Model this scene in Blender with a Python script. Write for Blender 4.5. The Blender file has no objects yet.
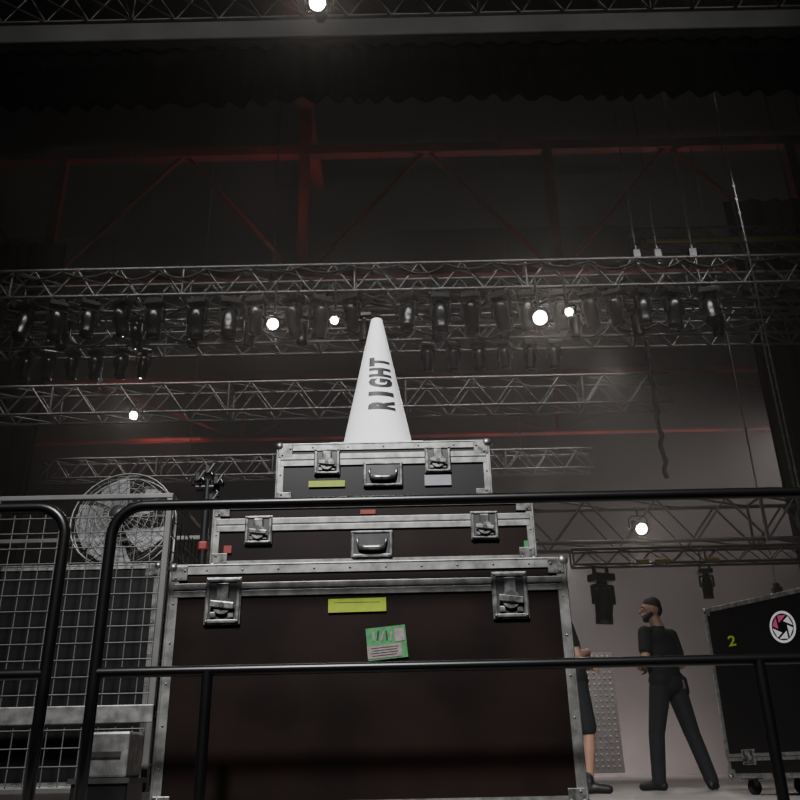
import bpy, bmesh, math, random
import numpy as np
from mathutils import Vector, Matrix, Quaternion
random.seed(7)
scene = bpy.context.scene
COL = scene.collection

# ---------------------------------------------------------------- materials
def mat(name, col, rough=0.5, metal=0.0, col2=None, nscale=8.0, bump=0.0, spec=0.5, emit=None, estr=0.0, alpha=1.0, coat=0.0, detail=6):
    m = bpy.data.materials.new(name); m.use_nodes = True
    nt = m.node_tree; p = nt.nodes['Principled BSDF']
    p.inputs['Roughness'].default_value = rough
    p.inputs['Metallic'].default_value = metal
    p.inputs['Specular IOR Level'].default_value = spec
    p.inputs['Alpha'].default_value = alpha
    p.inputs['Coat Weight'].default_value = coat
    c2 = col2 if col2 else tuple(c*0.75 for c in col)
    tc = nt.nodes.new('ShaderNodeTexCoord')
    n = nt.nodes.new('ShaderNodeTexNoise'); n.inputs['Scale'].default_value = nscale; n.inputs['Detail'].default_value = detail
    nt.links.new(tc.outputs['Object'], n.inputs['Vector'])
    r = nt.nodes.new('ShaderNodeValToRGB')
    r.color_ramp.elements[0].position = 0.35; r.color_ramp.elements[1].position = 0.68
    r.color_ramp.elements[0].color = (*c2, 1); r.color_ramp.elements[1].color = (*col, 1)
    nt.links.new(n.outputs['Fac'], r.inputs['Fac']); nt.links.new(r.outputs['Color'], p.inputs['Base Color'])
    if bump > 0:
        b = nt.nodes.new('ShaderNodeBump'); b.inputs['Strength'].default_value = bump; b.inputs['Distance'].default_value = 0.01
        nt.links.new(n.outputs['Fac'], b.inputs['Height']); nt.links.new(b.outputs['Normal'], p.inputs['Normal'])
    if emit:
        p.inputs['Emission Color'].default_value = (*emit, 1); p.inputs['Emission Strength'].default_value = estr
    return m

M = {}
M['laminate'] = mat('black_brown_laminate', (0.014, 0.008, 0.0065), 0.30, 0, (0.006, 0.004, 0.0035), 3, spec=0.4, bump=0.04, detail=10)
M['laminate_blk'] = mat('black_laminate', (0.006, 0.0055, 0.0055), 0.35, 0, None, 4)
M['alu'] = mat('aluminium_extrusion', (0.34, 0.34, 0.335), 0.42, 0.75, (0.16, 0.16, 0.155), 22, detail=10)
M['zinc'] = mat('zinc_hardware', (0.40, 0.40, 0.39), 0.33, 0.8, (0.11, 0.11, 0.11), 34)
M['recess'] = mat('recess_steel', (0.07, 0.07, 0.07), 0.45, 0.7, None, 20)
M['rubber'] = mat('black_rubber', (0.010, 0.010, 0.010), 0.6)
M['cone'] = mat('white_plastic', (0.90, 0.90, 0.91), 0.45, 0, (0.82, 0.82, 0.83), 5)
M['stencil'] = mat('stencil_paint', (0.02, 0.02, 0.022), 0.6)
M['rail'] = mat('black_powdercoat', (0.006, 0.006, 0.007), 0.32, 0.2)
M['truss'] = mat('truss_metal', (0.18, 0.175, 0.17), 0.42, 0.5)
M['truss_blk'] = mat('truss_dark', (0.14, 0.135, 0.13), 0.45, 0.4)
M['fixture'] = mat('fixture_black', (0.012, 0.012, 0.013), 0.28, spec=0.7)
M['glass'] = mat('fixture_lens', (0.05, 0.05, 0.06), 0.1, 0.3)
M['red'] = mat('red_steel', (0.30, 0.016, 0.014), 0.6, 0, (0.06, 0.006, 0.006), 0.5)
M['ceil'] = mat('ceiling_dark', (0.008, 0.007, 0.007), 0.8, 0, (0.005, 0.004, 0.004), 0.4)
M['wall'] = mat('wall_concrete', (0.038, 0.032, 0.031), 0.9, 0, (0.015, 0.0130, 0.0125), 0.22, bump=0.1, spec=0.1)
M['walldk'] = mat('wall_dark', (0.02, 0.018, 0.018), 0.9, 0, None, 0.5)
M['curtain'] = mat('curtain_black', (0.008, 0.0075, 0.0075), 0.95, 0, (0.003, 0.003, 0.003), 3, bump=0.2, spec=0.1)
M['header'] = mat('header_grey', (0.18, 0.18, 0.18), 0.8, 0, (0.12, 0.12, 0.12), 1.2)
M['panel'] = mat('led_panel_grey', (0.30, 0.285, 0.28), 0.7)
M['deck'] = mat('stage_deck', (0.30, 0.28, 0.27), 0.55, 0, (0.21, 0.20, 0.19), 1.5, bump=0.05)
M['pit'] = mat('pit_floor', (0.06, 0.06, 0.06), 0.7, 0, None, 1)
M['yellow'] = mat('lime_tape', (0.25, 0.33, 0.005), 0.5, 0, (0.20, 0.27, 0.005), 30)
M['green'] = mat('green_label', (0.04, 0.22, 0.06), 0.6, 0, (0.03, 0.13, 0.05), 45)
M['pink'] = mat('pink_label', (0.27, 0.19, 0.20), 0.6, 0, (0.14, 0.13, 0.12), 60)
M['white'] = mat('white_label', (0.24, 0.25, 0.27), 0.6)
M['dot'] = mat('led_module', (0.55, 0.54, 0.53), 0.5)
M['redtape'] = mat('red_tape', (0.20, 0.012, 0.012), 0.5)
M['hot'] = mat('lamp_hot', (1, 1, 1), 0.5, emit=(1.0, 0.88, 0.76), estr=150)
M['wire'] = mat('galvanised_wire', (0.15, 0.15, 0.145), 0.45, 0.5)
M['chain'] = mat('chain_steel', (0.22, 0.22, 0.21), 0.5, 0.4)
M['blade'] = mat('clear_plastic', (0.45, 0.47, 0.47), 0.15, 0, alpha=0.45)
M['skin'] = mat('skin', (0.42, 0.24, 0.17), 0.55, 0, (0.38, 0.21, 0.15), 9)
M['hair'] = mat('dark_hair', (0.015, 0.011, 0.009), 0.7, 0, None, 40, bump=0.3)
M['shirt'] = mat('black_tshirt', (0.006, 0.006, 0.007), 0.85, 0, None, 12, bump=0.3)
M['jeans'] = mat('dark_jeans', (0.009, 0.011, 0.016), 0.85, 0, (0.006, 0.007, 0.010), 14, bump=0.3)
M['shoe'] = mat('shoe_black', (0.008, 0.008, 0.008), 0.5)
M['eye'] = mat('eye_white', (0.6, 0.6, 0.58), 0.3)
M['magenta'] = mat('magenta_ink', (0.7, 0.10, 0.25), 0.5)
M['yelfix'] = mat('yellow_cable', (0.45, 0.33, 0.05), 0.5)

# ---------------------------------------------------------------- mesh builder
class Builder:
    def __init__(s): s.v = []; s.f = []; s.m = []; s.sm = []; s.mats = []
    def mi(s, key):
        if key not in s.mats: s.mats.append(key)
        return s.mats.index(key)
    def add(s, vs, fs, key, smooth=False, mx=None):
        o = len(s.v); k = s.mi(key)
        for p in vs:
            p = Vector(p)
            s.v.append(tuple(mx @ p) if mx else tuple(p))
        for f in fs:
            s.f.append(tuple(i+o for i in f)); s.m.append(k); s.sm.append(smooth)
    def addbm(s, bm, key, smooth=False, mx=None):
        bm.verts.index_update()
        s.add([v.co.copy() for v in bm.verts], [[v.index for v in f.verts] for f in bm.faces], key, smooth, mx); bm.free()
    def box(s, c, size, key, mx=None, bevel=0.0, rot=None):
        bm = bmesh.new(); bmesh.ops.create_cube(bm, size=1)
        for v in bm.verts: v.co = Vector((v.co.x*size[0], v.co.y*size[1], v.co.z*size[2]))
        if bevel > 0:
            bmesh.ops.bevel(bm, geom=bm.edges[:], offset=bevel, segments=2, affect='EDGES', profile=0.5)
        T = Matrix.Translation(c) @ (rot.to_4x4() if rot else Matrix.Identity(4))
        s.addbm(bm, key, False, (mx @ T) if mx else T)
    def cyl(s, p0, p1, r, key, seg=8, r1=None, caps=True, mx=None, smooth=True):
        p0 = Vector(p0); p1 = Vector(p1); d = (p1-p0)
        if d.length < 1e-6: return
        d.normalize(); a = Vector((0,0,1)) if abs(d.z) < 0.9 else Vector((1,0,0))
        x = d.cross(a).normalized(); y = d.cross(x)
        r1 = r if r1 is None else r1
        vs = []
        for (p, rr) in ((p0, r), (p1, r1)):
            for i in range(seg):
                t = 2*math.pi*i/seg; vs.append(p + x*math.cos(t)*rr + y*math.sin(t)*rr)
        fs = [(i, (i+1) % seg, seg+(i+1) % seg, seg+i) for i in range(seg)]
        s.add(vs, fs, key, smooth, mx)
        if caps: s.add(vs, [tuple(range(seg))[::-1], tuple(range(seg, 2*seg))], key, False, mx)
    def sph(s, c, r, key, mx=None, sub=2, sc=(1,1,1)):
        bm = bmesh.new(); bmesh.ops.create_icosphere(bm, subdivisions=sub, radius=r)
        for v in bm.verts: v.co = Vector((v.co.x*sc[0], v.co.y*sc[1], v.co.z*sc[2])) + Vector(c)
        s.addbm(bm, key, True, mx)
    def lathe(s, prof, key, seg=24, mx=None, smooth=True):
        vs = []; fs = []
        for (r, z) in prof:
            for i in range(seg):
                t = 2*math.pi*i/seg; vs.append((r*math.cos(t), r*math.sin(t), z))
        for j in range(len(prof)-1):
            for i in range(seg):
                fs.append((j*seg+i, j*seg+(i+1) % seg, (j+1)*seg+(i+1) % seg, (j+1)*seg+i))
        s.add(vs, fs, key, smooth, mx)
    def tube(s, pts, r, key, seg=12, closed=False, mx=None):
        pts = [Vector(p) for p in pts]; n = len(pts); vs = []; prev = None
        for i, p in enumerate(pts):
            if closed: d = pts[(i+1) % n]-pts[i-1]
            else: d = pts[min(i+1, n-1)]-pts[max(i-1, 0)]
            d.normalize()
            if prev is None:
                a = Vector((0,0,1)) if abs(d.z) < 0.9 else Vector((0,1,0))
                x = d.cross(a).normalized()
            else: x = (prev - d*prev.dot(d)).normalized()
            prev = x; y = d.cross(x)
            for k in range(seg):
                t = 2*math.pi*k/seg; vs.append(p+x*math.cos(t)*r+y*math.sin(t)*r)
        fs = []
        for i in range(n if closed else n-1):
            j = (i+1) % n
            for k in range(seg):
                fs.append((i*seg+k, i*seg+(k+1) % seg, j*seg+(k+1) % seg, j*seg+k))
        if not closed: fs.append(tuple(range(seg))[::-1]); fs.append(tuple(range((n-1)*seg, n*seg)))
        s.add(vs, fs, key, True, mx)
    def mesh(s, name):
        me = bpy.data.meshes.new(name); me.from_pydata(s.v, [], s.f)
        for k in s.mats: me.materials.append(M[k])
        me.polygons.foreach_set('material_index', s.m); me.polygons.foreach_set('use_smooth', s.sm)
        me.update(); return me
    def obj(s, name, loc=(0,0,0)):
        me = s.mesh(name)
        o = bpy.data.objects.new(name, me); COL.objects.link(o)
        if any(loc):
            me.transform(Matrix.Translation(-Vector(loc))); o.location = loc
        return o

def text_mesh(body, bold=0.0):
    cu = bpy.data.curves.new('t', 'FONT'); cu.body = body; cu.offset = bold; cu.resolution_u = 3
    o = bpy.data.objects.new('t', cu); COL.objects.link(o)
    dg = bpy.context.evaluated_depsgraph_get()
    me = bpy.data.meshes.new_from_object(o.evaluated_get(dg))
    bm = bmesh.new(); bm.from_mesh(me)
    bpy.data.objects.remove(o); bpy.data.meshes.remove(me)
    xs = [v.co.x for v in bm.verts]; ys = [v.co.y for v in bm.verts]
    x0, x1, y0, y1 = min(xs), max(xs), min(ys), max(ys)
    for v in bm.verts: v.co = Vector(((v.co.x-x0)/(x1-x0), (v.co.y-y0)/(y1-y0), 0))
    return bm

# ---------------------------------------------------------------- room shell
def slab(name, x0, x1, y0, y1, z0, z1, key):
    b = Builder(); b.box(((x0+x1)/2, (y0+y1)/2, (z0+z1)/2), (x1-x0, y1-y0, z1-z0), key); return b.obj(name, ((x0+x1)/2, (y0+y1)/2, z0))
slab('floor', -20, 20, -10, 34, -1.6, -1.4, 'pit')
slab('stage_deck', -14, 14, 2.78, 27, -1.4, 0, 'deck')
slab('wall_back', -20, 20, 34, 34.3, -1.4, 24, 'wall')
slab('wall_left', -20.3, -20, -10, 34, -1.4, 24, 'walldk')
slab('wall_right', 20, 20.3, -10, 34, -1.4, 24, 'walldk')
slab('ceiling', -20, 20, -10, 34, 24, 24.3, 'ceil')

# red roof girders
def girder(name, y, zb, zt, w, xs, x0=-19, x1=19, rd=0.07):
    b = Builder()
    b.box((0, y, zt), (x1-x0, 0.3, w), 'red', bevel=0.02); b.box((0, y, zb), (x1-x0, 0.3, w*0.6), 'red', bevel=0.02)
    for i, x in enumerate(xs):
        b.box((x, y, (zb+zt)/2), (w*0.8, 0.25, zt-zb), 'red')
        if i < len(xs)-1:
            xm = (x+xs[i+1])/2
            b.cyl((x+0.1, y, zb), (xm, y, zt), rd, 'red', 8); b.cyl((xm, y, zt), (xs[i+1]-0.1, y, zb), rd, 'red', 8)
    return b.obj(name, (0, y, zb))
girder('roof_girder', 22, 14.0, 18.7, 0.36, [-18.5, -10.7, -2.9, 4.9, 12.7, 18.5])
girder('roof_girder', 30, 11.9, 14.4, 0.18, [-18, -6, 6, 18], rd=0.05)
b = Builder()
b.box((-2.9, 15, 20.6), (0.40, 22, 0.5), 'red')
b.box((-2.9, 22, 20.1), (0.36, 0.3, 3.0), 'red')
b.obj('roof_beam', (-2.9, 15, 20))

# ---------------------------------------------------------------- trusses
def truss(name, x0, x1, y, zb, h, w, key='truss', bay=0.5, rc=0.025, rd=0.012, extra=None):
    b = Builder()
    for (yy, zz) in ((-w/2, 0), (w/2, 0), (-w/2, h), (w/2, h)):
        b.cyl((x0, y+yy, zb+zz), (x1, y+yy, zb+zz), rc, key, 8)
    n = max(1, int(round((x1-x0)/bay))); L = (x1-x0)/n
    for i in range(n):
        xa = x0+i*L; xb = xa+L; xm = (xa+xb)/2
        for s in (-1, 1):
            yy = y+s*w/2
            b.cyl((xa, yy, zb), (xm, yy, zb+h), rd, key, 5, caps=False); b.cyl((xm, yy, zb+h), (xb, yy, zb), rd, key, 5, caps=False)
        for zz in (zb, zb+h):
            b.cyl((xa, y-w/2, zz), (xb, y+w/2, zz), rd, key, 5, caps=False)
        if i % 4 == 0:
            for s in (-1, 1): b.cyl((xa, y+s*w/2, zb), (xa, y+s*w/2, zb+h), rd*1.3, key, 5, caps=False)
            b.cyl((xa, y-w/2, zb), (xa, y+w/2, zb), rd*1.3, key, 5, caps=False); b.cyl((xa, y-w/2, zb+h), (xa, y+w/2, zb+h), rd*1.3, key, 5, caps=False)
    if extra: extra(b)
    return b.obj(name, ((x0+x1)/2, y, zb))

def festoon(y, z, x0, x1, key='rubber', amp=0.18, n=10, r=0.02):
    def f(b):
        L = (x1-x0)/n
        for i in range(n):
            a = amp*random.uniform(0.3, 1)
            b.tube([(x0+i*L+L*t/8, y+random.uniform(-.01, .01), z-a*4*(t/8)*(1-t/8)) for t in range(9)], r, key, 6)
    return f
def combo(*fs):
    def f(b):
        for g in fs: g(b)
    return f
truss('lighting_truss', -9, 9, 12.0, 7.28, 0.5, 0.5, 'truss', 0.7, 0.03, 0.016, combo(festoon(11.7, 7.72, -8.5, 8.5, n=22), festoon(12.2, 7.35, -8.5, 8.5, n=17, amp=.3)))
truss('lighting_truss', -9, 11, 13.4, 7.75, 0.55, 0.5, 'truss', 0.9, 0.03, 0.018, festoon(13.2, 8.0, -8.5, 9, n=14, amp=.3))
truss('lighting_truss', -11, 11, 15.0, 7.95, 0.55, 0.5, 'truss', 0.8, 0.03, 0.018, festoon(14.7, 8.2, -8.5, 9, n=18, amp=.3))
truss('lighting_truss', -12, 6.2, 18.0, 7.8, 0.7, 0.6, 'truss', 1.0, 0.035, 0.022)
truss('lighting_truss', -9.8, 5.2, 22.0, 7.65, 0.55, 0.5, 'truss', 0.8, 0.035, 0.022)
truss('lighting_truss', 1.3, 9.5, 14.0, 3.6, 0.72, 0.6, 'truss_blk', 1.1, 0.035, 0.02)
truss('lighting_truss', 5.25, 11.5, 16.0, 10.75, 0.42, 0.4, 'truss_blk', 0.6, 0.025, 0.014,
      lambda b: b.cyl((5.5, 15.75, 10.8), (11, 15.75, 10.8), 0.045, 'yelfix', 8))
truss('lighting_truss', -7, 7, 7.0, 8.22, 0.42, 0.42, 'truss', 0.5, 0.025, 0.012)
def yel(b):
    for x in (3.0, 3.25, 3.9): b.cyl((x, 10.88, 2.64), (x+0.16, 10.88, 2.64), 0.028, 'yelfix', 8)
truss('lighting_truss', 2.2, 5.6, 11.0, 2.62, 0.2, 0.2, 'truss_blk', 0.4, 0.018, 0.009, yel)

# chains & hoist
def chain(name, x, y, z0, z1, r=0.011):
    b = Builder(); b.cyl((x, y, z0), (x, y, z1), r, 'chain', 6)
    z = z0+.3
    while z < z1-.1:
        b.box((x, y, z), (r*3.4, r*1.2, 0.04), 'chain'); b.box((x, y, z+0.045), (r*1.2, r*3.4, 0.04), 'chain'); z += 0.25
    b.cyl((x, y, z0+0.35), (x, y, z0), 0.05, 'fixture', 10); b.box((x, y, z0+0.2), (0.14, 0.12, 0.2), 'fixture', bevel=0.02)
    b.cyl((x, y, z1-0.01), (x, y, z1), 0.06, 'chain', 8)
    return b.obj(name, (x, y, z0))
for x, y, z0 in ((3.98, 12, 7.8), (4.33, 12.0, 7.8), (4.91, 12.0, 7.8), (5.48, 12.6, 2.3), (6.05, 12.6, 3.4), (5.2, 12.6, 7.6),
                 (-7, 18, 8.5), (-6, 22.6, 8.2), (3.4, 22.6, 8.2), (8.5, 14, 4.3), (9, 16, 11.2), (5.35, 11, 2.8), (-2.3, 13.4, 8.3)):
    chain('hoist_chain', x, y, z0, 23.95)

# hanging cable loom
b = Builder()
pts = [(4.9+0.02*math.sin(t*1.3), 15+0.02*math.cos(t*1.1), 8.0-t*0.10) for t in range(30)]
b.tube(pts, 0.03, 'rubber', 8)
for k in range(3): b.tube([(p[0]+0.04*math.sin(i*0.8+k*2), p[1]+0.04*math.cos(i*0.8+k*2), p[2]) for i, p in enumerate(pts)], 0.014, 'rubber', 6)
b.obj('cable_loom', (4.9, 15, 4))

# ---------------------------------------------------------------- fixtures
def moving_head(tilt):
    b = Builder()
    b.cyl((-.1, 0, 0.0), (-.1, 0, -0.09), 0.025, 'fixture', 8); b.cyl((.1, 0, 0.0), (.1, 0, -0.09), 0.025, 'fixture', 8)
    b.box((0, 0, -0.14), (0.30, 0.22, 0.10), 'fixture', bevel=0.02)
    b.cyl((0, 0, -0.19), (0, 0, -0.24), 0.07, 'fixture', 14)
    b.box((0, 0, -0.25), (0.30, 0.1, 0.04), 'fixture', bevel=0.01)
    for s in (-1, 1): b.box((s*0.14, 0, -0.36), (0.035, 0.10, 0.24), 'fixture', bevel=0.015)
    R = Matrix.Translation((0, 0, -0.45)) @ Matrix.Rotation(tilt, 4, 'X')
    b.lathe([(0.0, 0.2), (0.06, 0.195), (0.095, 0.15), (0.115, 0.05), (0.115, -0.06), (0.105, -0.18), (0.11, -0.19), (0.11, -0.27), (0.098, -0.275)], 'fixture', 18, R)
    b.lathe([(0.098, -0.265), (0.06, -0.275), (0.0, -0.28)], 'glass', 18, R)
    for k in range(5): b.box((0, 0.112, 0.1-k*0.04), (0.10, 0.012, 0.014), 'recess', R)
    return b.mesh('moving_head_light')
MH = [moving_head(t) for t in (0.0, 0.15, -0.2, 0.35)]
def place(me, name, loc, rz=0, sc=1.0):
    o = bpy.data.objects.new(name, me); COL.objects.link(o); o.location = loc; o.rotation_euler = (0, 0, rz); o.scale = (sc,)*3; return o
for px in (0, 30, 62, 93, 125, 158, 200, 232, 258, 295, 322, 352, 408, 440, 470, 500, 526, 558, 588, 612, 640, 670, 705):
    x = (px-400+1.7)*0.01605
    place(random.choice(MH), 'moving_head_light', (x, 11.75, 7.26), random.uniform(-.6, .6), random.uniform(0.95, 1.08))
for px in (35, 57, 80, 103, 128, 150, 427, 452, 477, 502, 527, 550):
    place(random.choice(MH[:2]), 'moving_head_light', ((px-400+1)*0.0199, 14.75, 7.93), random.uniform(-.4, .4), 0.92)
for x in (-5.9, -4.6, -3.6, -2.6, -1.7, -0.6, 0.7, 1.9, 3.1, 4.2, 5.6): place(random.choice(MH), 'moving_head_light', (x, 13.15, 7.73), random.uniform(-1, 1), 0.9)
for x in (2.55, 3.9): place(MH[1], 'moving_head_light', (x, 11.0, 2.6), random.uniform(-1, 1), 1.0 if x < 3 else .6)

def spot_can(tilt, r=0.09, lit=0.085, drop=0.28):
    b = Builder()
    b.cyl((0, 0, drop), (0, 0, 0.18), 0.02, 'fixture', 8)
    b.tube([(-.15, 0, -0.02), (-.15, 0, .12), (-.1, 0, .18), (.1, 0, .18), (.15, 0, .12), (.15, 0, -.02)], 0.012, 'fixture', 6)
    R = Matrix.Rotation(math.radians(90)+tilt, 4, 'X')
    b.lathe([(0, -0.28), (r*.8, -0.26), (r, -0.15), (r*1.1, 0.1), (r*1.4, 0.15), (r*1.4, 0.2), (r*1.2, 0.2)], 'fixture', 20, R)
    b.lathe([(lit*1.15, 0.17), (lit, 0.19), (0, 0.20)], 'hot', 20, R)
    return b.mesh('spotlight_fixture')
T28 = math.radians(28)
SC = spot_can(T28, 0.08, 0.075); SD = spot_can(T28, 0.075, 0.07, 0.7); SE = spot_can(T28, 0.06, 0.05, 0.7); SF = spot_can(T28, 0.09, 0.09, 0.7)
LAMPS = ((-1.91, 11.52, 6.68, SD, 6), (-0.975, 11.52, 6.72, SE, 4), (2.16, 11.52, 6.69, SF, 20), (2.61, 11.52, 6.78, SE, 5),
                  (-5.95, 17.6, 7.8, SC, 8), (3.86, 13.6, 3.92, SC, 10), (-0.81, 6.9, 8.10, SC, 16))
for (x, y, z, me, pw) in LAMPS:
    place(me, 'spotlight_fixture', (x, y, z-0.1))
    l = bpy.data.lights.new('lamp_glow', 'SPOT'); l.energy = pw*4; l.color = (1, .92, .84); l.shadow_soft_size = 0.06; l.spot_size = 2.8; l.spot_blend = 1
    o = bpy.data.objects.new('lamp_glow', l); COL.objects.link(o); o.location = (x, y-0.25, z-0.24)
    o.rotation_euler = Vector((0, -1, -0.6)).to_track_quat('-Z', 'Y').to_euler()

# ---------------------------------------------------------------- curtain / header
def pleats(name, x0, x1, y, z0, z1, key, amp=0.08, wl=0.35, wob=0.05, dx=0.04):
    n = int((x1-x0)/dx); nz = 10; vs = []; fs = []
    hem = [0]*(n+1); jit = 0
    for i in range(n+1):
        jit = jit*0.7+0.3*random.uniform(-1, 1)
        hem[i] = wob*(math.sin(i*0.031)+0.6*math.sin(i*0.083+1)+1.5*jit)
    for j in range(nz+1):
        t = j/nz
        for i in range(n+1):
            u = i*dx
            a = amp*(0.5+0.5*(1-t))
            yy = a*math.sin(2*math.pi*u/wl+1.6*math.sin(u*1.7)+1.1*math.sin(u*4.1))
            zz = z0+(z1-z0)*t + hem[i]*(1-t)
            vs.append((x0+u, y+yy, zz))
    for j in range(nz):
        for i in range(n):
            k = j*(n+1)+i; fs.append((k, k+1, k+n+2, k+n+1))
    b = Builder(); b.add(vs, fs, key, True)
    o = b.obj(name, ((x0+x1)/2, y, z0)); md = o.modifiers.new('s', 'SOLIDIFY'); md.thickness = 0.01
    return o
pleats('valance_curtain', -8, 8, 8.0, 7.70, 8.62, 'curtain', 0.055, 0.30, 0.025, 0.03)
b = Builder()
b.box((0, 8, 8.80), (16, 0.25, 0.42), 'header', bevel=0.05)
b.cyl((-8, 7.86, 8.62), (8, 7.86, 8.62), 0.025, 'header', 10)
b.obj('header_beam', (0, 8, 8.6))
pleats('stage_drape', 8.4, 13.5, 18.0, 0.02, 13.5, 'curtain', 0.12, 0.5, 0.0, 0.06)
pleats('stage_drape', -13.5, -9.2, 20.0, 0.02, 14, 'curtain', 0.12, 0.5, 0.0, 0.06)

# LED wall panel upstage
b = Builder()
b.box((4.4, 24, 1.6), (2.4, 0.12, 3.0), 'panel', bevel=0.01)
for i in range(16):
    for j in range(20): b.sph((3.3+i*0.145, 23.93, 0.25+j*0.145), 0.035, 'dot', sub=1)
b.obj('led_wall_panel', (4.4, 24, 0.1))

# ---------------------------------------------------------------- railings
def arc(c, r, a0, a1, n=8):
    return [(c[0]+r*math.cos(a0+(a1-a0)*i/n), c[1], c[2]+r*math.sin(a0+(a1-a0)*i/n)) for i in range(n+1)]
def railing(name, xl, xr, posts, y=2.95, zt=1.10, zm=0.525, r=0.0195):
    b = Builder(); R = 0.11
    p = [(xl, y, 0.0), (xl, y, 0.5)] + arc((xl+R, y, zt-R), R, math.pi, math.pi/2) + arc((xr-R, y, zt-R), R, math.pi/2, 0) + [(xr, y, 0.5), (xr, y, 0.0)]
    b.tube(p, r, 'rail', 14)
    b.cyl((xl, y, zm), (xr, y, zm), r*0.9, 'rail', 14)
    for x in posts: b.cyl((x, y, 0), (x, y, zm), r*0.95, 'rail', 14)
    for x in [xl, xr]+posts:
        b.cyl((x, y, 0), (x, y, 0.01), 0.05, 'rail', 16); b.cyl((x, y, 0.01), (x, y, 0.06), 0.026, 'rail', 14)
    return b.obj(name, ((xl+xr)/2, y, 0))
railing('stage_railing', -1.035, 2.1, [-0.66, 1.175])
railing('stage_railing', -3.4, -1.20, [-3.0])

# ---------------------------------------------------------------- road cases
def latch(b, mx, x, z, w=0.12, h=0.15):
    b.box((x, -0.004, z), (w, 0.008, h), 'zinc', mx, 0.003)
    b.box((x, -0.009, z), (w*0.80, 0.004, h*0.82), 'recess', mx)
    for sx in (-1, 1): b.box((x+sx*w*0.42, -0.011, z), (w*0.09, 0.008, h*0.9), 'zinc', mx, 0.002)
    for sz in (-1, 1): b.box((x, -0.011, z+sz*h*0.43), (w*0.92, 0.008, h*0.07), 'zinc', mx, 0.002)
    b.box((x, -0.016, z+h*0.2), (w*0.34, 0.012, h*0.34), 'zinc', mx, 0.004)
    b.cyl((x, -0.008, z-h*0.1), (x, -0.024, z-h*0.1), w*0.25, 'zinc', 20, mx=mx)
    b.box((x, -0.028, z-h*0.1), (w*0.66, 0.008, h*0.14), 'zinc', mx, 0.003, rot=Matrix.Rotation(0.12, 3, 'Y'))
    b.cyl((x, -0.02, z-h*0.1), (x, -0.034, z-h*0.1), w*0.08, 'recess', 10, mx=mx)
    for sx in (-1, 1):
        b.box((x+sx*w*0.24, -0.014, z-h*0.3), (w*0.16, 0.008, h*0.12), 'zinc', mx, 0.002)
        for sz in (-1, 1): b.sph((x+sx*w*0.42, -0.015, z+sz*h*0.43), 0.005, 'alu', mx, 1)
def handle(b, mx, x, z, w=0.165, h=0.105):
    b.box((x, -0.004, z), (w, 0.008, h), 'zinc', mx, 0.003)
    b.box((x, -0.009, z), (w*0.84, 0.004, h*0.78), 'recess', mx)
    for sz in (-1, 1): b.box((x, -0.011, z+sz*h*0.44), (w*0.95, 0.008, h*0.08), 'zinc', mx, 0.002)
    for sx in (-1, 1):
        b.box((x+sx*w*0.45, -0.011, z), (w*0.06, 0.008, h*0.9), 'zinc', mx, 0.002)
        b.tube([(x+sx*w*0.34, -0.01, z+h*0.25), (x+sx*w*0.34, -0.02, z+h*0.1), (x+sx*w*0.30, -0.024, z-h*0.16)], 0.005, 'zinc', 8, mx=mx)
    b.tube([(x-w*0.30, -0.024, z-h*0.16), (x-w*0.15, -0.026, z-h*0.19), (x+w*0.15, -0.026, z-h*0.19), (x+w*0.30, -0.024, z-h*0.16)], 0.010, 'zinc', 10, mx=mx)
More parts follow.
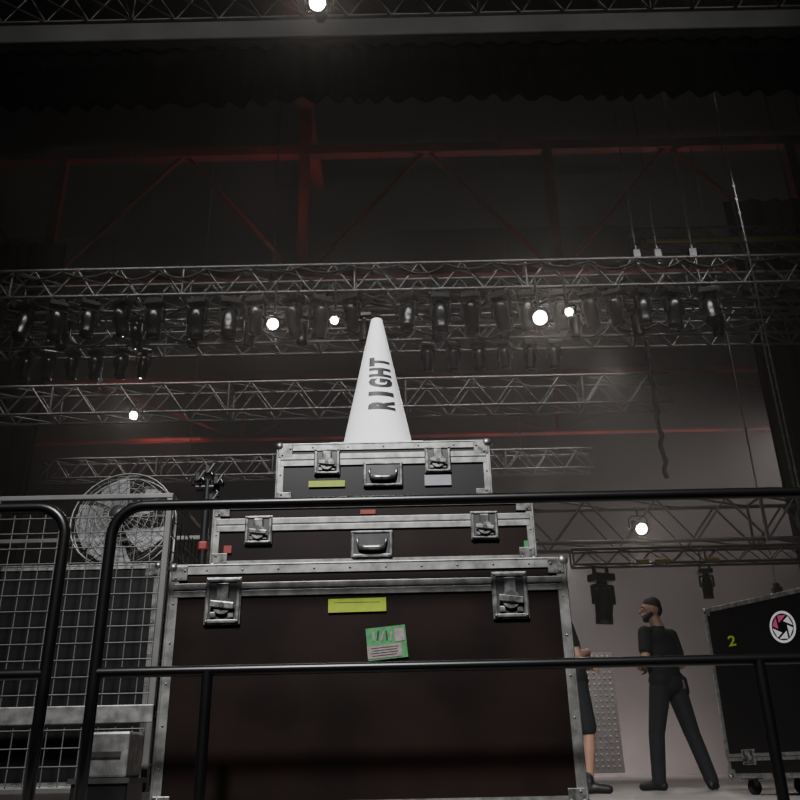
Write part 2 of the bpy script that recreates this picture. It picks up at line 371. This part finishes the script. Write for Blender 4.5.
def road_case(name, mx, W, D, z0, z1, seam, panel, latches=(), handles=(), castors=False, extra=None, lw=0.12, lh=0.15, e=0.034):
    b = Builder(); g = 0.003
    hw = W/2
    b.box((0, D/2, (z0+z1)/2), (W-2*g, D-2*g, z1-z0-2*g), panel, mx)
    t = 0.0025
    for z, s in ((z0, 1), (z1, -1)):
        for y, q in ((0, -1), (D, 1)):
            b.box((0, y, z+s*e/2), (W, t*2, e), 'alu', mx); b.box((0, y-q*e/2, z), (W, e, t*2), 'alu', mx)
            b.cyl((-hw, y, z), (hw, y, z), 0.005, 'alu', 8, mx=mx)
        for x, q in ((-hw, 1), (hw, -1)):
            b.box((x, D/2, z+s*e/2), (t*2, D, e), 'alu', mx); b.box((x+q*e/2, D/2, z), (e, D, t*2), 'alu', mx)
    for x, q in ((-hw, 1), (hw, -1)):
        for y, r_ in ((0, 1), (D, -1)):
            b.box((x+q*e/2, y, (z0+z1)/2), (e, t*2, z1-z0), 'alu', mx); b.box((x, y+r_*e/2, (z0+z1)/2), (t*2, e, z1-z0), 'alu', mx)
            b.cyl((x, y, z0), (x, y, z1), 0.005, 'alu', 8, mx=mx)
    if seam:
        for dz, tt in ((0.014, 0.010), (-0.014, 0.008)):
            b.box((0, 0, seam+dz), (W-e, tt, 0.024), 'alu', mx, 0.002); b.box((0, D, seam+dz), (W-e, tt, 0.024), 'alu', mx, 0.002)
            for s in (-1, 1): b.box((s*hw, D/2, seam+dz), (tt, D-e, 0.024), 'alu', mx, 0.002)
        b.box((0, -0.001, seam), (W-e, 0.006, 0.004), 'rubber', mx)
    for x, q in ((-hw, 1), (hw, -1)):
        for y, r_ in ((0, 1), (D, -1)):
            for z, s in ((z0, 1), (z1, -1)):
                b.sph((x+q*0.008, y+r_*0.008, z+s*0.008), 0.022, 'zinc', mx, 2)
                b.box((x+q*0.035, y-r_*0.003, z+s*0.03), (0.06, 0.006, 0.055), 'zinc', mx, 0.002)
                b.box((x-q*0.003, y+r_*0.03, z+s*0.03), (0.006, 0.055, 0.055), 'zinc', mx, 0.002)
                for dx_, dz_ in ((0.022, 0.048), (0.055, 0.02)): b.sph((x+q*dx_, y-r_*0.007, z+s*dz_), 0.005, 'alu', mx, 1)
    n = int(W/0.13)
    for i in range(1, n):
        xx = -hw+W*i/n
        for z in (z0+e*0.55, z1-e*0.55): b.sph((xx, -0.003, z), 0.0045, 'zinc', mx, 1)
    nz = max(1, int((z1-z0)/0.13))
    for i in range(1, nz):
        for s in (-1, 1): b.sph((s*(hw-e*0.55), -0.003, z0+(z1-z0)*i/nz), 0.0045, 'zinc', mx, 1)
    for (x, z) in latches: latch(b, mx, x, z, lw, lh)
    for (x, z) in handles: handle(b, mx, x, z)
    if castors:
        wr = (z0-0.015)/2
        for x in (-hw+0.12, hw-0.12):
            for y in (0.1, D-0.1):
                b.box((x, y, z0-0.008), (0.12, 0.1, 0.012), 'zinc', mx, 0.002)
                for s in (-1, 1): b.box((x+s*0.026, y+0.01, (z0+wr)/2), (0.006, 0.04, z0-wr-0.01), 'zinc', mx)
                b.cyl((x-0.019, y+0.015, wr), (x+0.019, y+0.015, wr), wr, 'rubber', 20, mx=mx)
    if extra: extra(b, mx)
    o = b.obj(name, tuple(mx @ Vector((0, D/2, 0 if castors else z0)))); return o
def label(b, mx, x, z, w, h, key, ang=0.0, y=-0.0045):
    R = Matrix.Rotation(ang, 3, 'Y')
    b.box((x, y, z), (w, 0.0015, h), key, mx, rot=R)

def ex1(b, mx):
    label(b, mx, -0.040, 0.775, 0.215, 0.05, 'yellow', -0.01, -0.004)
    b.box((-0.040, -0.005, 0.785), (0.17, 0.0008, 0.002), 'stencil', mx)
    label(b, mx, 0.068, 0.637, 0.145, 0.115, 'green', -0.09, -0.004)
    label(b, mx, 0.060, 0.607, 0.125, 0.045, 'pink', -0.09, -0.0055)
    label(b, mx, 0.115, 0.665, 0.035, 0.045, 'pink', -0.09, -0.0055)
    for k in range(5): label(b, mx, 0.020+k*0.016, 0.66+0.003*(k % 2), 0.006, 0.034, 'rubber' if k % 2 else 'pink', -0.09+0.2*(k % 3), -0.0055)
    for k in range(4): label(b, mx, 0.060, 0.594+k*0.009, 0.09+0.01*(k % 2), 0.002, 'recess', -0.09, -0.0067)
road_case('flight_case', Matrix.Translation((-0.135, 3.2, 0)), 1.49, 0.75, 0.085, 0.936, 0.842, 'laminate',
          [(-0.54, 0.80), (0.53, 0.80)], [], True, ex1, 0.135, 0.175)
def ex2(b, mx):
    label(b, mx, -0.57, 1.015, 0.03, 0.03, 'redtape'); label(b, mx, 0.60, 1.0, 0.02, 0.05, 'green')
    label(b, mx, -0.02, 1.155, 0.06, 0.018, 'redtape')
road_case('flight_case', Matrix.Translation((-0.117, 3.28, 0)), 1.27, 0.62, 0.942, 1.205, 1.112, 'laminate',
          [(-0.452, 1.09), (0.44, 1.09)], [(-0.005, 1.025)], False, ex2, 0.11, 0.115, 0.028)
def ex3(b, mx):
    label(b, mx, -0.235, 1.302, 0.15, 0.026, 'yellow'); label(b, mx, 0.225, 1.308, 0.11, 0.045, 'white')
road_case('flight_case', Matrix.Translation((-0.075, 3.36, 0)), 0.89, 0.55, 1.211, 1.479, 1.408, 'laminate_blk',
          [(-0.235, 1.398), (0.228, 1.398)], [(-0.002, 1.338)], False, ex3, 0.11, 0.115, 0.028)
# right-hand case (turned)
ux = Vector((0.465, -0.885, 0)).normalized(); uy = Vector((0.885, 0.465, 0)).normalized()
mR = Matrix(((ux.x, uy.x, 0, 0), (ux.y, uy.y, 0, 0), (0, 0, 1, 0), (0, 0, 0, 1)))
pR = Vector((2.45, 7.1, 0)) + ux*0.62
mR = Matrix.Translation(pR) @ mR
def exR(b, mx):
    cx, cz, R = 0.12, 1.135, 0.115
    for i in range(36):
        a0 = 2*math.pi*i/36; a1 = 2*math.pi*(i+1)/36
        b.add([(cx+r*math.cos(a), -0.006, cz+r*math.sin(a)) for r, a in ((R*.84, a0), (R, a0), (R, a1), (R*.84, a1))], [(0, 1, 2, 3)], 'cone', mx=mx)
    for i in range(6):
        a = 2*math.pi*i/6
        p = [(R*.8, a), (R*.8, a+0.85), (R*.36, a+1.25), (R*.36, a+1.0)]
        b.add([(cx+r*math.cos(t), -0.006, cz+r*math.sin(t)) for r, t in p], [(0, 1, 2, 3)], 'cone' if i not in (1, 2) else 'magenta', mx=mx)
    bm = text_mesh('2', 0.02)
    for v in bm.verts: v.co = Vector((-0.41+v.co.x*0.075, -0.006, 1.06+v.co.y*0.08))
    b.addbm(bm, 'yellow', False, mx)
road_case('flight_case', mR, 1.24, 0.7, 0.12, 1.38, 0.26, 'laminate_blk', [(-0.4, 0.26)], [], True, exR, 0.12, 0.11, 0.03)

# ---------------------------------------------------------------- white cone
b = Builder()
CX, CY, CZ, H = -0.105, 3.62, 1.4815, 0.735
rb, rt = 0.165, 0.026
mc = Matrix.Translation((CX, CY, CZ))
b.box((0, 0, 0.014), (0.41, 0.41, 0.028), 'cone', mc, 0.008)
prof = [(0.185, 0.026), (0.18, 0.038), (rb, 0.045), (rb-(rb-rt)*0.5, 0.045+(H-0.045)*0.5), (rt+0.001, H-0.004), (rt-0.004, H), (rt-0.010, H-0.002), (rt-0.012, H-0.05), (rb-0.02, 0.03)]
b.lathe(prof, 'cone', 64, mc)
zt0, zt1 = 0.205, 0.500
for li, ch in enumerate('RIGHT'):
    bm = text_mesh(ch, 0.06)
    cw = 1/5; x0_ = li*cw+0.010; ww = cw-0.030
    if ch == 'I': x0_ += ww*0.27; ww *= 0.46
    bmesh.ops.triangulate(bm, faces=bm.faces[:])
    for k in range(1, 14):
        bmesh.ops.bisect_plane(bm, geom=bm.verts[:]+bm.edges[:]+bm.faces[:], plane_co=(0, k/14, 0), plane_no=(0, 1, 0))
    for v in bm.verts:
        tx = x0_+ww*v.co.x
        z = zt0+(zt1-zt0)*tx
        r = rb+(rt-rb)*(z-0.045)/(H-0.045)+0.0014
        wdt = 0.140-0.036*tx
        s_ = -(v.co.y-0.5)*wdt
        a = s_/r*0.95 + 0.20
        v.co = Vector((r*math.sin(a), -r*math.cos(a), z))
    b.addbm(bm, 'stencil', False, mc)
b.obj('traffic_cone', (CX, CY, CZ))

# ---------------------------------------------------------------- mesh cart + contents (left)
b = Builder()
x0, x1, y0, y1, zb, zt = -2.75, -1.12, 3.95, 4.75, 0.16, 1.45
for x in (x0, -1.95, x1):
    for y in (y0, y1): b.box((x, y, (zb+zt)/2), (0.03, 0.03, zt-zb), 'wire', bevel=0.004)
for y in (y0, y1):
    for z in (zt, 0.46, zb): b.box(((x0+x1)/2, y, z), (x1-x0+.03, 0.035, 0.025 if z != 0.46 else 0.075), 'alu' if z == 0.46 else 'wire', bevel=0.004)
for x in (x0, x1):
    for z in (zt, 0.46, zb): b.box((x, (y0+y1)/2, z), (0.03, y1-y0, 0.025), 'wire', bevel=0.004)
b.box(((x0+x1)/2, (y0+y1)/2, zb), (x1-x0, y1-y0, 0.02), 'recess')
nx = 22
for i in range(nx+1):
    x = x0+(x1-x0)*i/nx
    b.cyl((x, y0, zb), (x, y0, zt-0.08), 0.003, 'wire', 6)
for j in range(17):
    z = zb+0.02+(zt-zb-0.12)*j/16
    b.cyl((x0, y0-0.004, z), (x1, y0-0.004, z), 0.003, 'wire', 6)
    for x in (x0, x1): b.cyl((x, y0, z), (x, y1, z), 0.003, 'wire', 6)
for i in range(11):
    y = y0+(y1-y0)*i/10
    for x in (x0, x1): b.cyl((x, y, zb), (x, y, zt-0.08), 0.003, 'wire', 6)
for x in (x0+.08, x1-.08):
    for y in (y0+.08, y1-.08):
        b.box((x, y, 0.135), (0.08, 0.08, 0.01), 'zinc'); b.box((x-.02, y, .1), (.005, .04, .08), 'zinc'); b.box((x+.02, y, .1), (.005, .04, .08), 'zinc')
        b.cyl((x-0.015, y, 0.06), (x+0.015, y, 0.06), 0.06, 'rubber', 18)
b.obj('mesh_cage_cart', (-1.93, 4.35, 0))
road_case('equipment_crate', Matrix.Translation((-1.93, 4.08, 0)), 1.5, 0.6, 0.172, 1.15, 0, 'laminate_blk', [], [], False, None, 0.1, 0.11, 0.02)
b = Builder()
b.box((-1.2, 3.72, 0.29), (0.20, 0.2, 0.17), 'alu', bevel=0.01); b.box((-1.2, 3.615, 0.29), (0.14, 0.01, 0.02), 'recess'); b.box((-1.2, 3.72, .195), (.24, .24, .02), 'recess')
b.box((-1.2, 3.72, 0.095), (0.22, 0.22, 0.19), 'laminate_blk', bevel=0.006)
b.obj('toolbox', (-1.2, 3.72, 0))

# fan with wire guard on the crate
b = Builder()
fc = Vector((-1.46, 4.32, 1.435))
mf = Matrix.Translation(fc) @ Matrix.Rotation(math.radians(80), 4, 'X') 
for k, rr in enumerate((0.05, 0.085, 0.12, 0.155, 0.19, 0.225, 0.265)):
    zz = 0.10*math.sqrt(max(0, 1-(rr/0.28)**2))
    for s in (1, -1):
        b.tube([(rr*math.cos(t*2*math.pi/32), rr*math.sin(t*2*math.pi/32), s*zz) for t in range(32)], 0.0022 if rr < .26 else .006, 'wire', 5, True, mx=mf)
for i in range(28):
    a = 2*math.pi*i/28
    for s in (1, -1):
        b.tube([(rr*math.cos(a), rr*math.sin(a), s*0.10*math.sqrt(max(0, 1-(rr/0.28)**2))) for rr in (0.03, 0.1, 0.17, 0.22, 0.265)], 0.0018, 'wire', 4, mx=mf)
b.lathe([(0, 0.11), (0.045, 0.108), (0.05, 0.09), (0.05, -0.09), (0, -0.1)], 'recess', 20, mf)
for i in range(5):
    a0 = 2*math.pi*i/5; vs = []; fs = []
    for j in range(7):
        rr = 0.05+0.19*j/6
        for k in range(5):
            a = a0+(k/4)*(0.95)+0.3*j/6
            vs.append((rr*math.cos(a), rr*math.sin(a), 0.05-0.09*k/4))
    for j in range(6):
        for k in range(4): fs.append((j*5+k, j*5+k+1, j*5+k+6, j*5+k+5))
    b.add(vs, fs, 'blade', True, mf)
b.box((-1.46, 4.32, 1.165), (0.34, 0.2, 0.022), 'wire', bevel=0.005)
b.tube([(-1.735, 4.32, 1.43), (-1.735, 4.32, 1.22), (-1.69, 4.32, 1.17), (-1.23, 4.32, 1.17), (-1.185, 4.32, 1.22), (-1.185, 4.32, 1.43)], 0.009, 'wire', 8)
b.obj('floor_fan', (-1.46, 4.32, 1.155))

# lighting stand with clamps
b = Builder()
sx, sy = -1.04, 4.35
b.cyl((sx, sy, 0.02), (sx, sy, 1.66), 0.022, 'fixture', 12)
b.cyl((sx, sy, 0), (sx, sy, 0.02), 0.06, 'fixture', 16)
b.box((sx, sy, 1.30), (0.05, 0.05, 0.05), 'redtape', bevel=0.01)
b.cyl((sx-0.06, sy, 1.62), (sx+0.07, sy, 1.62), 0.02, 'fixture', 12)
for i, (dx, dz) in enumerate(((-0.05, 0.05), (0.0, 0.09), (0.05, 0.03), (0.03, -0.07))):
    b.tube([(sx+dx+0.03*math.cos(t), sy, 1.62+dz*.6+0.03*math.sin(t)) for t in np.linspace(-0.5, 3.8, 12)], 0.010, 'fixture', 8)
    b.box((sx+dx, sy-.02, 1.62+dz), (0.03, 0.04, 0.05), 'fixture', bevel=0.006)
    b.cyl((sx+dx+.01, sy-.05, 1.60+dz), (sx+dx+.04, sy-.05, 1.65+dz), 0.007, 'wire', 8)
b.obj('clamp_stand', (sx, sy, 0))

# ---------------------------------------------------------------- people
def human(name, loc, phi, prims, extras):
    Rz = Matrix.Rotation(phi, 3, 'Z')
    bm = bmesh.new(); P = []
    for pr in prims:
        if pr[0] == 'c':
            _, a, ra, c, rc, tag = pr
            a = Rz @ Vector(a); c = Rz @ Vector(c)
            tmp = bmesh.new()
            for (p, r) in ((a, ra), (c, rc)):
                bmesh.ops.create_icosphere(tmp, subdivisions=2, radius=r, matrix=Matrix.Translation(p))
            bmesh.ops.convex_hull(tmp, input=tmp.verts[:])
            bmesh.ops.delete(tmp, geom=[v for v in tmp.verts if not v.link_faces], context='VERTS')
            P.append(('c', np.array(a), ra, np.array(c), rc, tag))
        else:
            _, c, rad, tag = pr
            tmp = bmesh.new(); mx = Matrix.Translation(Rz @ Vector(c)) @ Rz.to_4x4() @ Matrix.Diagonal((*rad, 1))
            bmesh.ops.create_icosphere(tmp, subdivisions=3, radius=1, matrix=mx)
            P.append(('e', np.array(mx.inverted()), min(rad), None, 0, tag))
        me = bpy.data.meshes.new('x'); tmp.to_mesh(me); tmp.free(); bm.from_mesh(me); bpy.data.meshes.remove(me)
    me = bpy.data.meshes.new('x'); bm.to_mesh(me); bm.free()
    o = bpy.data.objects.new('x', me); COL.objects.link(o)
    r = o.modifiers.new('r', 'REMESH'); r.mode = 'VOXEL'; r.voxel_size = 0.0075
    s = o.modifiers.new('s', 'SMOOTH'); s.factor = 0.5; s.iterations = 3
    dg = bpy.context.evaluated_depsgraph_get()
    res = bpy.data.meshes.new_from_object(o.evaluated_get(dg)); bpy.data.objects.remove(o)
    n = len(res.polygons); C = np.zeros(n*3); res.polygons.foreach_get('center', C); C = C.reshape(-1, 3)
    tags = sorted({p[5] for p in P}); best = np.full(n, 1e9); idx = np.zeros(n, dtype=np.int32)
    for p in P:
        if p[0] == 'c':
            ab = p[3]-p[1]; t = np.clip(((C-p[1]) @ ab)/max(1e-9, ab @ ab), 0, 1)
            d = np.linalg.norm(C-(p[1]+t[:, None]*ab), axis=1)-(p[2]+(p[4]-p[2])*t)
        else:
            L = C @ p[1][:3, :3].T + p[1][:3, 3]; d = (np.linalg.norm(L, axis=1)-1)*p[2]
        if p[5] in ('hair',): d = d-0.002
        w = d < best; best[w] = d[w]; idx[w] = tags.index(p[5])
    res.materials.clear()
    for t in tags: res.materials.append(M[t])
    res.polygons.foreach_set('material_index', idx); res.polygons.foreach_set('use_smooth', [True]*n)
    res.name = name
    ob = bpy.data.objects.new(name, res); COL.objects.link(ob); ob.location = loc
    b = Builder()
    for (c, rad, key) in extras: b.sph(Rz @ Vector(c), rad, key, sub=2)
    e = b.obj('eyes'); e.parent = ob
    return ob

def hand(P, w, d, up, side):
    w = Vector(w); d = Vector(d).normalized(); up = Vector(up); up = (up-d*up.dot(d)).normalized(); x = d.cross(up)*side
    P.append(('c', tuple(w), 0.026, tuple(w+d*0.035), 0.028, 'skin'))
    for k in (-1, 0, 1): P.append(('c', tuple(w+d*0.02+x*0.012*k), 0.016, tuple(w+d*0.085+x*0.026*k), 0.014, 'skin'))
    for k, L in zip((-1.5, -0.5, 0.5, 1.5), (0.060, 0.075, 0.082, 0.072)):
        a = w+d*0.088+x*0.019*k; m = a+(d*0.9-up*0.35).normalized()*L*0.5; e = m+(d*0.45-up*0.9).normalized()*L*0.5
        P.append(('c', tuple(a), 0.0100, tuple(m), 0.0092, 'skin')); P.append(('c', tuple(m), 0.0092, tuple(e), 0.0078, 'skin'))
    a = w+d*0.03+x*0.026; m = a+(d*0.5+x*0.8-up*.2).normalized()*0.04; e = m+(d*0.9+x*0.25-up*.3).normalized()*0.032
    P.append(('c', tuple(a), 0.014, tuple(m), 0.011, 'skin')); P.append(('c', tuple(m), 0.011, tuple(e), 0.009, 'skin'))

def head(P, E, hx, hy, hz, yaw=0.0, beard=True, neck=None):
    Rh = Matrix.Rotation(yaw, 3, 'Z'); c = Vector((hx, hy, hz))
    q = lambda x, y, z: tuple(c + Rh @ Vector((x, y, z)))
    P.append(('e', q(0, 0.000, 0.015), (0.076, 0.096, 0.095), 'skin'))
    P.append(('c', q(0, -0.035, -0.045), 0.054, q(0, -0.058, -0.075), 0.036, 'skin'))
    P.append(('c', q(0, -0.092, 0.012), 0.010, q(0, -0.110, -0.022), 0.015, 'skin'))
    P.append(('c', q(-0.018, -0.092, -0.050), 0.008, q(0.018, -0.092, -0.050), 0.008, 'skin'))
    for s in (-1, 1):
        P.append(('c', q(s*0.080, 0.01, 0.015), 0.013, q(s*0.078, 0.008, -0.015), 0.011, 'skin'))
        P.append(('c', q(s*0.045, -0.084, 0.032), 0.010, q(s*0.015, -0.090, 0.032), 0.010, 'skin'))
        E.append((q(s*0.030, -0.085, 0.010), 0.0115, 'eye')); E.append((q(s*0.030, -0.0945, 0.010), 0.0055, 'hair'))
    P.append(('e', q(0, 0.022, 0.058), (0.084, 0.094, 0.082), 'hair'))
    P.append(('e', q(0, 0.052, 0.01), (0.077, 0.064, 0.085), 'hair'))
    if beard:
        P.append(('c', q(0, -0.058, -0.090), 0.034, q(0, -0.05, -0.075), 0.042, 'hair'))
        for s in (-1, 1): P.append(('c', q(s*0.060, -0.010, -0.040), 0.022, q(s*0.03, -0.06, -0.078), 0.026, 'hair'))
    P.append(('c', tuple(neck) if neck else q(0, 0.03, -0.19), 0.064, q(0, 0.015, -0.05), 0.058, 'skin'))

def torso(P, ly, pelz=0.95, lower='jeans', k=1.0):
    P.append(('e', (0, 0.0, pelz), (0.165*k, 0.125*k, 0.12), lower))
    P.append(('e', (0, ly*0.3-0.01, 1.08), (0.165*k, 0.130*k, 0.14), 'shirt'))
    P.append(('e', (0, ly*0.6, 1.25), (0.180*k, 0.130*k, 0.17), 'shirt'))
    P.append(('e', (0, ly*0.9+0.005, 1.38), (0.198*k, 0.118*k, 0.12), 'shirt'))
    P.append(('c', (-0.15*k, ly, 1.44), 0.062, (0.15*k, ly, 1.44), 0.062, 'shirt'))
    P.append(('c', (0, ly+0.01, 1.46), 0.075, (0, ly+0.005, 1.505), 0.066, 'shirt'))
    P.append(('c', (-0.1*k, 0.0, 0.985), 0.105*k, (0.1*k, 0.0, 0.985), 0.105*k, 'shirt'))
def leg(P, hip, knee, ank, toe, shorts=False):
    j = 'skin' if shorts else 'jeans'
    hip, knee, ank, toe = map(Vector, (hip, knee, ank, toe))
    low = 'jeans'
    if shorts:
        P.append(('c', tuple(hip), 0.098, tuple(hip.lerp(knee, 0.9)), 0.082, low))
        P.append(('c', tuple(hip.lerp(knee, 0.9)), 0.055, tuple(knee), 0.056, 'skin'))
        P.append(('c', tuple(knee), 0.054, tuple(knee.lerp(ank, 0.35)), 0.057, 'skin')); P.append(('c', tuple(knee.lerp(ank, 0.35)), 0.057, tuple(ank), 0.036, 'skin'))
        P.append(('c', tuple(ank+Vector((0, 0, 0.06))), 0.041, tuple(ank), 0.042, 'shoe'))
    else:
        P.append(('c', tuple(hip), 0.108, tuple(knee), 0.078, j)); P.append(('c', tuple(knee), 0.077, tuple(knee.lerp(ank, 0.35)), 0.074, j))
        P.append(('c', tuple(knee.lerp(ank, 0.35)), 0.074, tuple(ank+Vector((0, 0, -.02))), 0.066, j))
    d = (toe-ank); d.z = 0; d.normalize()
    heel = Vector((ank.x, ank.y, 0.042))-d*0.04
    P.append(('c', tuple(heel), 0.042, tuple(Vector((ank.x, ank.y, 0.05))+d*0.06), 0.045, 'shoe'))
    P.append(('c', tuple(Vector((ank.x, ank.y, 0.05))+d*0.05), 0.046, (toe.x, toe.y, 0.036), 0.036, 'shoe'))
    P.append(('c', tuple(ank), 0.045, tuple(Vector((ank.x, ank.y, 0.05))), 0.044, 'shoe'))
def arm(P, sh, el, wr):
    sh, el, wr = map(Vector, (sh, el, wr)); m = sh.lerp(el, 0.62)
    P.append(('c', tuple(sh), 0.070, tuple(m), 0.066, 'shirt')); P.append(('c', tuple(m), 0.050, tuple(el), 0.044, 'skin'))
    P.append(('c', tuple(el), 0.044, tuple(el.lerp(wr, .35)), 0.044, 'skin')); P.append(('c', tuple(el.lerp(wr, .35)), 0.044, tuple(wr), 0.028, 'skin'))

P = []; E = []
torso(P, -0.03, k=1.07)
leg(P, (0.10, -0.01, 0.93), (0.135, -0.10, 0.50), (0.14, -0.14, 0.10), (0.20, -0.29, 0.03))
leg(P, (-0.10, 0.01, 0.93), (-0.14, 0.10, 0.50), (-0.17, 0.22, 0.10), (-0.31, 0.16, 0.03))
arm(P, (0.205, -0.03, 1.435), (0.285, 0.0, 1.16), (0.08, -0.20, 1.18)); hand(P, (0.08, -0.20, 1.18), (-1, -0.25, 0.15), (0, -1, 0.3), -1)
arm(P, (-0.205, -0.03, 1.435), (-0.27, 0.0, 1.15), (-0.06, -0.235, 1.12)); hand(P, (-0.06, -0.235, 1.12), (0.9, -0.5, 0.25), (0, -1, 0.3), 1)
head(P, E, 0.03, -0.06, 1.672, math.radians(50), True, (0, -0.02, 1.50))
P.append(('c', (-0.175, 0.07, 1.00), 0.03, (-0.185, 0.07, 0.88), 0.036, 'shoe'))
P.append(('c', (-0.10, 0.12, 0.98), 0.02, (-0.10, 0.125, 0.90), 0.03, 'shoe'))
human('standing_man', (2.57, 8.8, 0.0), math.radians(-143.1), P, E)

P = []; E = []
torso(P, 0.08, 0.95)
leg(P, (0.095, 0, 0.93), (0.11, -0.03, 0.50), (0.12, 0.0, 0.10), (0.14, -0.17, 0.03), True)
leg(P, (-0.095, 0, 0.93), (-0.11, -0.06, 0.50), (-0.12, -0.02, 0.10), (-0.15, -0.18, 0.03), True)
arm(P, (0.185, 0.07, 1.435), (0.25, 0.02, 1.14), (0.12, -0.14, 1.08)); hand(P, (0.12, -0.14, 1.08), (-0.8, -.6, 0), (0.3, 0, 1), -1)
arm(P, (-0.185, 0.07, 1.435), (-0.25, 0.0, 1.15), (-0.10, -0.13, 1.20)); hand(P, (-0.10, -0.13, 1.20), (0.95, -0.2, 0.1), (0, -1, 0.4), 1)
head(P, E, 0.0, 0.12, 1.665, 0.0, False, (0, 0.09, 1.50))
human('stagehand_in_shorts', (1.57, 8.3, 0.0), math.radians(90), P, E)

# ---------------------------------------------------------------- haze (real participating medium over the stage)
bpy.ops.mesh.primitive_cube_add(size=1, location=(0, 19.4, 11.9))
hz = bpy.context.object; hz.name = 'stage_haze'; hz.scale = (39, 28.4, 23.9)
hm = bpy.data.materials.new('haze'); hm.use_nodes = True; nt = hm.node_tree; nt.nodes.clear()
out = nt.nodes.new('ShaderNodeOutputMaterial'); vs_ = nt.nodes.new('ShaderNodeVolumeScatter')
vs_.inputs['Color'].default_value = (1, 0.98, 0.98, 1); vs_.inputs['Density'].default_value = 0.010; vs_.inputs['Anisotropy'].default_value = 0.4
nt.links.new(vs_.outputs[0], out.inputs['Volume']); hz.data.materials.append(hm)

# ---------------------------------------------------------------- lights
def area(name, loc, target, power, size, col=(1, 1, 1), spread=180, sy=None):
    l = bpy.data.lights.new(name, 'AREA'); l.energy = power; l.size = size; l.color = col; l.spread = math.radians(spread)
    if sy: l.shape = 'RECTANGLE'; l.size_y = sy
    o = bpy.data.objects.new(name, l); COL.objects.link(o); o.location = loc
    o.rotation_euler = (Vector(target)-Vector(loc)).to_track_quat('-Z', 'Y').to_euler(); return o
def spot(name, loc, target, power, ang, col=(1, 1, 1), blend=1.0, r=0.3):
    l = bpy.data.lights.new(name, 'SPOT'); l.energy = power; l.spot_size = math.radians(ang); l.spot_blend = blend; l.color = col; l.shadow_soft_size = r
    o = bpy.data.objects.new(name, l); COL.objects.link(o); o.location = loc
    o.rotation_euler = (Vector(target)-Vector(loc)).to_track_quat('-Z', 'Y').to_euler(); return o
spot('house_light', (-1.2, -3.5, 8.0), (0.0, 3.5, 1.5), 7600, 40, (1, 0.99, 0.99), 1.0, 0.7)
area('truss_fill', (0, 10.2, 9.0), (0, 11.9, 6.9), 55, 12, (1, 0.98, 0.97), 80, 0.3)  # unseen fill strips, added above the truss rows to brighten them
area('truss_fill', (0, 14.0, 9.9), (0, 15.2, 7.9), 40, 14, (1, 0.98, 0.97), 60, 0.3)
area('truss_fill', (-2, 16.6, 9.9), (-2, 18.0, 7.9), 55, 14, (1, 0.96, 0.95), 60, 0.3)
area('truss_fill', (-2, 20.6, 9.6), (-2, 22.0, 7.8), 55, 14, (1, 0.96, 0.95), 60, 0.3)
area('upstage_light', (6.5, 30.3, -1.0), (6.5, 34, 3.2), 1400, 9, (1, 0.89, 0.865), 180, 0.8)
area('upstage_light', (4.5, 25.4, 6.0), (4.2, 29, 0), 400, 1.5, (1, 0.90, 0.88), 180)
spot('upstage_light', (13.0, 24, 9.5), (3.0, 20, 2.5), 2200, 75, (1, 0.88, 0.85), 1.0, 0.5)
area('fill_uplight', (-4, 19.6, 15.3), (-3.4, 22, 18.5), 14, 1.5, (1, 0.75, 0.7), 150)  # added uplight with no fixture, brightens the red girder
area('fill_uplight', (-8, 28.5, 10.8), (-9.5, 30, 12.2), 40, 1.0, (1, 0.75, 0.7), 120)  # unseen fill added below the rear girder
spot('fill_uplight', (5.2, 9.6, 9.4), (5.4, 12.4, 14), 90, 60, (1, 0.95, 0.9))  # unseen spot added to brighten the hoist chains
spot('fill_spot', (4.0, 14.8, 7.5), (2.9, 10, 0), 250, 60, (1, 0.93, 0.88))  # fill without a fixture, lights the people from behind
spot('fill_spot', (3.0, 18, 7.0), (4.4, 24, 1.4), 900, 40, (1, 0.93, 0.90))  # added fill, brightens the LED panel
spot('fill_spot', (-0.5, 9.5, 6.8), (2.5, 8.8, 1.2), 380, 40, (1, 0.93, 0.88))  # unseen fill added from the left for the standing man's face
area('front_truss_light', (0, 5.1, 9.6), (0, 7.8, 8.6), 14, 10, (1, 0.98, 0.96), 70, 0.3)

w = bpy.data.worlds.new('World'); scene.world = w; w.use_nodes = True
w.node_tree.nodes['Background'].inputs['Color'].default_value = (0.48, 0.49, 0.5, 1)
w.node_tree.nodes['Background'].inputs['Strength'].default_value = 0.010

# ---------------------------------------------------------------- camera
cam = bpy.data.cameras.new('Camera'); cam.sensor_width = 36; cam.lens = 38.25; cam.clip_start = 0.05; cam.clip_end = 200
co = bpy.data.objects.new('Camera', cam); COL.objects.link(co)
co.matrix_world = Matrix.Translation((0, 0, 0.2)) @ Matrix.Rotation(math.radians(113.7), 4, 'X') @ Matrix.Rotation(math.radians(-1.2), 4, 'Z')
scene.camera = co
